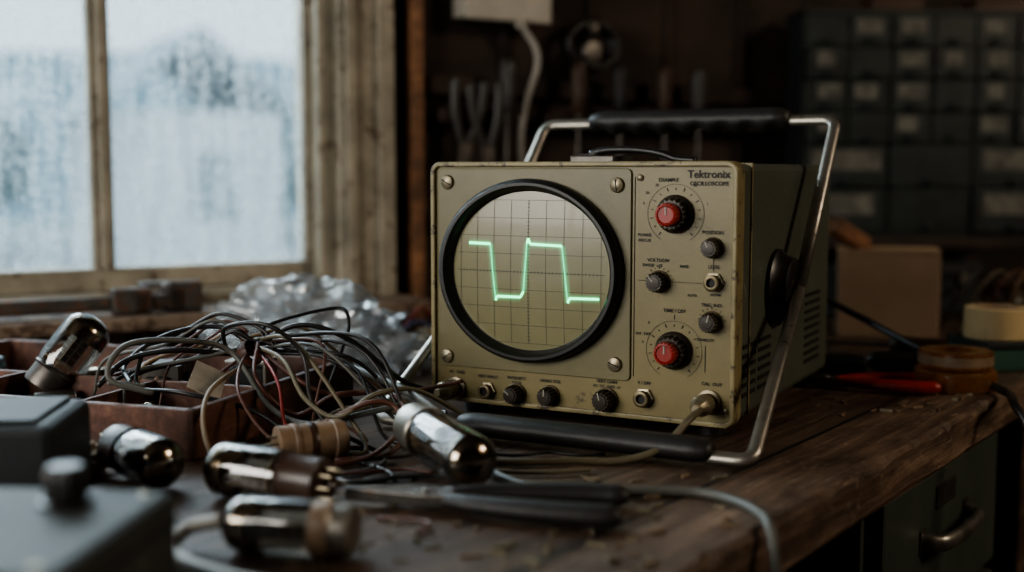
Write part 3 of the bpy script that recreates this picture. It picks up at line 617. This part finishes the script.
def screwdriver(name,loc,rz,hm,L1=.09,L2=.1):
    o=root(name,loc,rot=(0,R90,rz))
    lathe('handle',[(0,0),(.009,.001),(.012,.006),(.0125,.02),(.011,.05),(.0125,.075),(.010,L1-.004),(.006,L1),(0,L1)],hm,o,seg=48,flute=8,fl_amt=.12)
    lathe('shaft',[(.003,L1-.001),(.003,L1+L2-.01),(.0042,L1+L2-.004),(.0036,L1+L2),(0,L1+L2)],m_steel,o,seg=14)
screwdriver('screwdriver',(.50,1.36,.0127),math.radians(172),m_black)
screwdriver('screwdriver',(.56,1.47,.0127),math.radians(160),m_bake)
screwdriver('screwdriver',(.40,1.335,.0127),math.radians(150),m_black,L1=.08,L2=.07)
# ---------------------------------------------------------------- crumpled things
def crumple(name,loc,scl,mat,amp=.35,sub=5,seed=0,f=2.2,rz=0,smooth=False,ridge=False):
    bm=bmesh.new(); bmesh.ops.create_icosphere(bm,subdivisions=sub,radius=1)
    for v in bm.verts:
        p=v.co.copy(); q=p*f+Vector((seed,seed*.7,0))
        n1,n2,n3=noise.noise(q),noise.noise(q*2.3+Vector((5,0,0))),noise.noise(q*5)
        if ridge: d=1+amp*(.45-abs(n1)*2.4)+amp*.45*(.3-abs(n2)*2)+amp*.10*n3
        else: d=1+amp*(abs(n1)*2-.6)+amp*.6*(abs(n2)*2-.5)+amp*.3*n3
        v.co=Vector((p.x*scl[0],p.y*scl[1],p.z*scl[2]))*d
        if v.co.z<-scl[2]*.55: v.co.z=-scl[2]*.55
    zmin=min(v.co.z for v in bm.verts)
    for v in bm.verts: v.co.z-=zmin
    return fin(bm,name,mat,None,smooth=smooth,loc=loc,rot=(0,0,rz))
crumple('plastic_bag',(-.245,1.42,.001),(.115,.08,.062),m_plast,amp=.42,seed=3.3,f=1.7,rz=-.3,ridge=True)
crumple('plastic_bag',(-.155,1.37,.001),(.06,.05,.030),m_plast,amp=.45,seed=8.1,f=1.7,ridge=True)
crumple('crumpled_paper',(-.335,.90,.001),(.026,.022,.016),m_paper,amp=.5,sub=4,seed=5)
crumple('crumpled_rag',(-.08,1.53,.001),(.05,.035,.02),m_label,amp=.4,sub=4,seed=2,ridge=True)
# ---------------------------------------------------------------- left foreground instruments
g=root('bench_meter_box',(-.303,.57,0),math.radians(-6))
boxes('box',[(-.16,.118,-.07,.07,.004,.062)],m_greybox,g,.005)
boxes('lid_seam',[(-.161,.119,-.071,.071,.046,.048)],m_darkbox,g,.0005)
lathe('knob_base',[(.014,.062),(.014,.065),(.011,.066)],m_black,g,seg=32,loc=(.072,.037,0))
lathe('knob',[(.0105,.065),(.0110,.070),(.0105,.080),(.009,.0825),(0,.0825)],m_black,g,seg=60,loc=(.072,.037,0),flute=16,fl_amt=.1)
for i,(x,y) in enumerate([(.105,.058),(.105,-.058)]): lathe('screw_%d'%i,[(.003,.062),(.003,.063),(0,.064)],m_screw,g,seg=12,loc=(x,y,0))
for i,(x,y) in enumerate([(-.14,-.05),(.1,-.05),(-.14,.05),(.1,.05)]): lathe('foot_%d'%i,[(0,0),(.008,0),(.008,.005)],m_rubber,g,seg=12,loc=(x,y,0))
g=root('dark_power_supply',(-.392,.80,0),math.radians(5))
boxes('box',[(-.09,.092,-.05,.05,.003,.068)],m_darkbox,g,.006)
boxes('top_plate',[(-.08,.08,-.042,.042,.068,.071)],m_darkbox,g,.002)
lathe('knob',[(.012,.070),(.012,.074),(.010,.079),(0,.079)],m_black,g,seg=48,loc=(.03,-.005,0),flute=12,fl_amt=.1)
boxes('feet',[(-.08,-.06,-.04,.04,0,.004),(.06,.08,-.04,.04,0,.004)],m_rubber,g,.001)
# ---------------------------------------------------------------- sill wrench
def sill(s,n,z): return fw(s,-n,z)
wr=root('monkey_wrench',sill(.06,.085,.0475),RW-.03); wr.scale=(1,1,1.35)
boxes('bar',[(-.20,.14,-.008,.008,.004,.018)],m_rusty,wr,.003)
boxes('fixed_jaw',[(.13,.155,-.012,.040,.0,.026),(.13,.175,-.012,.006,0,.030)],m_rusty,wr,.004)
boxes('sliding_jaw',[(.085,.108,-.014,.038,.0,.022),(.06,.11,-.014,.012,.0,.025)],m_rusty,wr,.004)
lathe('thumb_screw',[(0,0),(.007,0),(.0075,.002),(.0075,.022),(.007,.024),(0,.024)],m_rusty,wr,seg=40,loc=(.055,-.002,.011),rot=(0,-R90,0),flute=14)
boxes('handle',[(-.24,-.10,-.012,.012,0,.022)],m_rusty,wr,.006)
bx=root('small_parts_box',sill(.19,.028,.0475),RW)
boxes('tin',[(-.02,.02,-.012,.012,.002,.018)],m_white,bx,.003); boxes('tin_lid',[(-.021,.021,-.013,.013,.014,.020)],m_steel,bx,.002)
bx.location.z=.88-.88+.062
# ---------------------------------------------------------------- right side things
b=root('cardboard_box',(.53,1.70,0),math.radians(-14))
boxes('carton',[(-.065,.07,-.05,.05,0,.118)],m_card,b,.002)
boxes('flaps',[(-.066,.071,-.051,-.001,.118,.121),(-.066,.071,.001,.051,.118,.1215)],m_card,b,.001)
boxes('packing_tape',[(-.0665,.0715,-.010,.010,.1213,.1222)],m_tape,b,0)
o=root('wooden_mallet',(.475,1.69,.140),rot=(.0,.5,.4))
boxes('head',[(-.035,.03,-.014,.014,-.012,.012)],m_beam,o,.004); boxes('shaft',[(.03,.075,-.005,.005,-.005,.005)],m_beam,o,.002)
g=root('amber_tape_roll',(.4725,1.265,0))
lathe('tape',[(.020,.001),(.040,.001),(.042,.004),(.042,.020),(.040,.022),(.020,.022),(.020,.001)],m_amber,g,seg=56)
lathe('core',[(.0185,.0),(.0205,.0),(.0205,.023),(.0185,.023),(.0185,.0)],m_card,g,seg=40)
lathe('upper_tape',[(.020,.024),(.037,.024),(.038,.026),(.038,.040),(.036,.042),(.020,.042),(.020,.024)],m_amber,g,seg=56)
lathe('label_band',[(.0385,.028),(.0385,.038)],m_phen,g,seg=56)
g=root('green_tin_box',(.585,1.41,0),.2)
boxes('tin',[(-.05,.06,-.04,.04,0,.034)],m_greenp,g,.003); boxes('lid',[(-.052,.062,-.042,.042,.026,.035)],m_darkbox,g,.002)
g=root('masking_tape_roll',(.572,1.405,.0355))
lathe('tape',[(.024,.0),(.036,.0),(.037,.001),(.037,.035),(.036,.036),(.024,.036),(.024,0)],m_tape,g,seg=64)
lathe('core',[(.0225,.0),(.0243,.0),(.0243,.0365),(.0225,.0365),(.0225,0)],m_card,g,seg=48)
g=root('twisted_scrap_wire')
for k in range(5):
    x=.60+k*.03
    sweep('strand_%d'%k,[(x,1.68,.003),(x+.02,1.67,.05+.01*k),(x+.06,1.69,.09),(x+.09,1.70,.06),(x+.1,1.68,.02),(x+.13,1.66,.003)],.002,wc['kobtk'[k]],g)
rr=random.Random(5)
g=root('tool_case',(.62,1.93,0),RW); boxes('case',[(-.13,.13,-.06,.05,0,.075),(-.135,.135,-.065,.055,.060,.082)],m_darkbox,g,.006); sweep('case_handle',[(-.04,-.067,.045),(-.03,-.082,.043),(.03,-.082,.043),(.04,-.067,.045)],.005,m_black,g)
boxes('latches',[(-.09,-.07,-.070,-.064,.05,.068),(.07,.09,-.070,-.064,.05,.068)],m_chrome,g,.001)
crumple('dust_rag',(.80,1.82,.001),(.08,.05,.035),m_bake,amp=.4,sub=4,seed=9)
# ---------------------------------------------------------------- small-parts cabinet on shelf
pc=root('small_parts_drawer_cabinet',(.495,2.06,.118),math.radians(3))
NC=8; cw=.0735; cwid=NC*cw+.012
boxes('shell',[(0,cwid,.01,.11,0,.006),(0,cwid,.01,.11,.378,.386),(0,.006,.01,.11,0,.386),(cwid-.006,cwid,.01,.11,0,.386),(0,cwid,.105,.11,0,.386)]+
      [(.006+cw*i-.0015,.006+cw*i+.0015,.012,.105,.006,.378) for i in range(1,NC)]+[(.006,cwid-.006,.012,.105,z-.0015,z+.0015) for z in (.083,.158,.213,.268,.323)],m_cab,pc,0)
rowz=[(.007,.081),(.085,.156),(.160,.211),(.215,.266),(.270,.321),(.325,.376)]
fr=[];lb=[];kb=[]
for (a,b_) in rowz:
    big=b_-a>.06; st=2 if big else 1
    for i in range(0,NC,st):
        x0=.0085+cw*i; x1=.006+cw*(i+st)-.0025; dy=rr.uniform(-.006,.003)
        fr.append((x0,x1,.006+dy,.10,a,b_))
        if rr.random()<.85:
            h=(b_-a); lb.append((x0+.008+rr.uniform(0,.01),x1-.008-rr.uniform(0,.015),.0050+dy,.0062+dy,a+h*.40,a+h*.9))
        kb.append(((x0+x1)/2-.008,(x0+x1)/2+.008,-.004+dy,.006+dy,a+.006,a+.013))
boxes('drawers',fr,m_drw,pc,.001); boxes('labels',lb,M('dimmed_label',(.16,.155,.13),.8,var=.7,scale=30),pc,0); boxes('pulls',kb,m_cab,pc,.001)  # label colour darkened to stand for the dim background
g=root('cabinet_shelf',(.495,2.06,0),math.radians(3))
boxes('shelf_board',[(-.01,cwid+.03,-.02,.11,.098,.118)],m_wall,g,.002); boxes('shelf_posts',[(0,.02,0,.1,0,.098),(cwid-.01,cwid+.02,0,.1,0,.098),(cwid/2-.01,cwid/2+.01,0,.1,0,.098)],m_wall,g,.002)
g=root('cigar_box',(.62,2.10,.504),math.radians(3)); boxes('box',[(0,.09,0,.06,0,.03),(-.002,.092,-.002,.062,.024,.032)],m_bake,g,.002)
g=root('cigar_box',(.80,2.11,.504),math.radians(1)); boxes('box',[(0,.12,0,.06,0,.024),(-.002,.122,-.002,.062,.018,.026)],m_bake,g,.002)
# ---------------------------------------------------------------- wall tools
jb=root('junction_box',P0,RW)
boxes('box',[(.655,.80,-.05,-.001,.462,.55),(.652,.803,-.054,-.048,.457,.553)],m_white,jb,.004)
lathe('cable_gland',[(.010,0),(.010,.010),(.007,.014),(0,.014)],m_white,jb,seg=24,loc=(.752,-.045,.462),rot=(math.pi,0,0))
wcbl=root('white_hanging_cable')
sweep('cable',[sill(.752,.045,.462),sill(.758,.048,.445),sill(.774,.052,.42),sill(.775,.055,.39),sill(.760,.05,.34),sill(.752,.045,.28),sill(.758,.04,.22),sill(.772,.03,.12),sill(.78,.03,.02)],.0050,wc['w'],wcbl)
m_dk=M('old_tool_handle',(.045,.042,.04),.4)
tr_=root('tool_rack',P0,RW); boxes('rack_bar',[(.62,.74,-.045,-.018,.305,.325),(.80,1.3,-.045,-.018,.30,.32)],m_wall,tr_,.002)
for s_,z_,mt,rt in ((.645,.26,m_dk,.1),(.685,.255,m_dk,-.05)):
    q=pliers('hanging_pliers',sill(s_,.060,z_),0,mt); q.rotation_euler=(R90,-R90+rt,RW); q.scale=(.8,.8,.8)
for i,(s_,c_) in enumerate(((.720,m_dk),(.85,m_bake),(.93,m_black),(1.02,m_bake),(1.09,m_dk))):
    o=root('hanging_screwdriver',sill(s_,.058,.40),rot=(math.pi,0,0))
    lathe('handle',[(0,0),(.009,.001),(.012,.006),(.0125,.02),(.011,.05),(.0125,.07),(.007,.08),(0,.08)],c_,o,seg=48,flute=8,fl_amt=.12)
    lathe('shaft',[(.003,.079),(.003,.17),(0,.171)],m_steel,o,seg=12)
hc=root('hanging_wire_coil',P0,RW)
for k in range(4):
    pts=[( .885+.038*math.cos(a*math.pi/8)*(1+.08*k),-.03-.006*k,.43+.04*math.sin(a*math.pi/8)*(1-.05*k)) for a in range(17)]
    sweep('coil_%d'%k,pts,.005,wc['k'],hc)
lathe('hook',[(.014,0),(.016,.02),(.010,.05),(0,.055)],m_steel,hc,seg=24,loc=(.885,-.001,.455),rot=(R90,0,0))
lathe('metal_cap',[(.022,0),(.022,.01),(.016,.018),(0,.020)],m_steel,hc,seg=32,loc=(.885,-.03,.42),rot=(R90,0,0))
# ---------------------------------------------------------------- debris on bench
bm=bmesh.new(); rr=random.Random(11)
for i in range(90):
    x=rr.uniform(-.16,.16); y=rr.uniform(.68,.90)
    if .806*x-.591*y>-.335: continue
    a=rr.uniform(0,6.3); l=rr.uniform(.002,.006); w=rr.uniform(.0005,.0012)
    mm=Matrix.Translation((x,y,w+.0002))@Matrix.Rotation(a,4,'Z')
    addbox(bm,-l,l,-w,w,-w,w,M4=mm,mi=rr.choice((0,0,1)))
    if rr.random()<.4: addbox(bm,l,l+.0015,-w*2,w*2,-w,w*1.8,M4=mm)
for i in range(50):
    x=rr.uniform(.30,.50); y=rr.uniform(1.10,1.36)
    if .806*x-.591*y>-.335: continue
    a=rr.uniform(0,6.3); l=rr.uniform(.002,.006); w=rr.uniform(.0006,.0014)
    addbox(bm,-l,l,-w,w,-w,w,M4=Matrix.Translation((x,y,w+.0002))@Matrix.Rotation(a,4,'Z'),mi=rr.choice((0,1)))
fin(bm,'scattered_screws',[m_screw,m_phen])
# ---------------------------------------------------------------- outside
def outside(name,lst,mat): return boxes(name,lst,mat,loc=P0,rot=(0,0,RW),bevel=0)
outside('ground_outside',[(-80,80,.5,120,-1.2,-1.1)],M('frosty_grass',(.42,.47,.46),.9,var=.35,scale=.4))
bm=bmesh.new(); gw,gh=60,10; vv=[]
for j in range(gh+1):
    row=[]
    for i in range(gw+1):
        x=-60+160*i/gw; y=30+j*4; h=-1.2+(8.2*(j/gh))*(1+.22*noise.noise(Vector((x*.05,j*.3,2))))
        row.append(bm.verts.new((x,y,h)))
    vv.append(row)
for j in range(gh):
    for i in range(gw): bm.faces.new((vv[j][i],vv[j][i+1],vv[j+1][i+1],vv[j+1][i]))
fin(bm,'hillside',M('misty_hillside',(.22,.32,.35),.95,col2=(.14,.23,.26),scale=.10),smooth=True,loc=P0,rot=(0,0,RW))
sh=root('garden_shed',P0,RW)
boxes('shed_walls',[(2.0,3.5,9.0,11,-1.1,.75)],M('pale_boards',(.80,.82,.82),.8,var=.15,scale=2),sh,.01)
boxes('shed_window',[(2.7,3.1,8.97,9.0,-.2,.4)],M('shed_glass',(.40,.46,.48),.2),sh,.01)
bm=bmesh.new(); pts=[(1.8,.7),(2.75,1.5),(3.7,.7),(2.75,1.4)]
a=[bm.verts.new((x,8.8,z)) for x,z in pts]; b2=[bm.verts.new((x,11.2,z)) for x,z in pts]; bm.faces.new(a); bm.faces.new(b2)
for i in range(4): bm.faces.new((a[i],a[(i+1)%4],b2[(i+1)%4],b2[i]))
fin(bm,'shed_roof',M('slate',(.5,.56,.6),.8),sh)
m_fol=M('foliage_grey',(.22,.30,.31),.95,scale=2)
for i,(x,y) in enumerate([(.4,14),(1.2,16),(2.0,19),(4.5,14),(7.2,20),(8.5,22)]):
    tr2=root('garden_tree',P0,RW)
    sweep('trunk',[(x,y,-1.15),(x+.1,y,0),(x,y,.4),(x+.1,y,.6)],.10,m_card,tr2)
    o=crumple('crown',(0,0,0),(.9,.9,1.0),m_fol,amp=.5,sub=3,seed=i); o.parent=tr2; o.location=(x,y,-.3)

# ---------------------------------------------------------------- lights
def area(name,loc,target,sx,sy,e,col):
    l=bpy.data.lights.new(name,'AREA'); l.shape='RECTANGLE'; l.size=sx; l.size_y=sy; l.energy=e; l.color=col
    o=bpy.data.objects.new(name,l); o.location=loc; d=Vector(target)-Vector(loc); o.rotation_euler=d.to_track_quat('-Z','Y').to_euler(); link(o); return o
area('skylight_window_1',fw(-.5,1.0,1.5),fw(.2,-.8,0),2.2,1.2,150,(.90,.95,1.0))
area('added_fill_window_2',fw(-1.97,-1.2,.75),fw(0,-.9,.1),1.4,1.0,26,(1.0,.94,.84))  # added fill light placed at the unseen second window
area('added_room_fill',fw(2.1,-2.4,1.35),fw(1.0,-.6,.05),.7,.7,16,(1.0,.83,.64))  # added warm fill for the scope's right side; no known lamp there
w=bpy.data.worlds.new('overcast'); bpy.context.scene.world=w; w.use_nodes=True
wn=w.node_tree; bg=wn.nodes['Background']
tcw=wn.nodes.new('ShaderNodeTexCoord'); sp=wn.nodes.new('ShaderNodeSeparateXYZ'); rp=wn.nodes.new('ShaderNodeValToRGB')
wn.links.new(tcw.outputs['Generated'],sp.inputs[0]); wn.links.new(sp.outputs['Z'],rp.inputs[0]); wn.links.new(rp.outputs[0],bg.inputs[0])
rp.color_ramp.elements[0].color=(.80,.87,.92,1); rp.color_ramp.elements[1].color=(.66,.77,.92,1)
bg.inputs[1].default_value=1.35
# ---------------------------------------------------------------- camera
cd=bpy.data.cameras.new('camera'); co=bpy.data.objects.new('camera',cd); link(co)
co.location=(0,0,.232); co.rotation_euler=(math.radians(90-5.52),0,0); cd.lens=42.2; cd.sensor_width=36
cd.dof.use_dof=True; cd.dof.focus_distance=1.06; cd.dof.aperture_fstop=2.3; cd.clip_start=.02; cd.clip_end=300
bpy.context.scene.camera=co
for o in bpy.context.scene.objects:
    if o.parent is None: o.location.z+=.88
bpy.context.scene.view_settings.view_transform='AgX'
bpy.context.scene.view_settings.exposure=.62
try: bpy.context.scene.view_settings.look='AgX - Medium High Contrast'
except Exception as e: print(e)
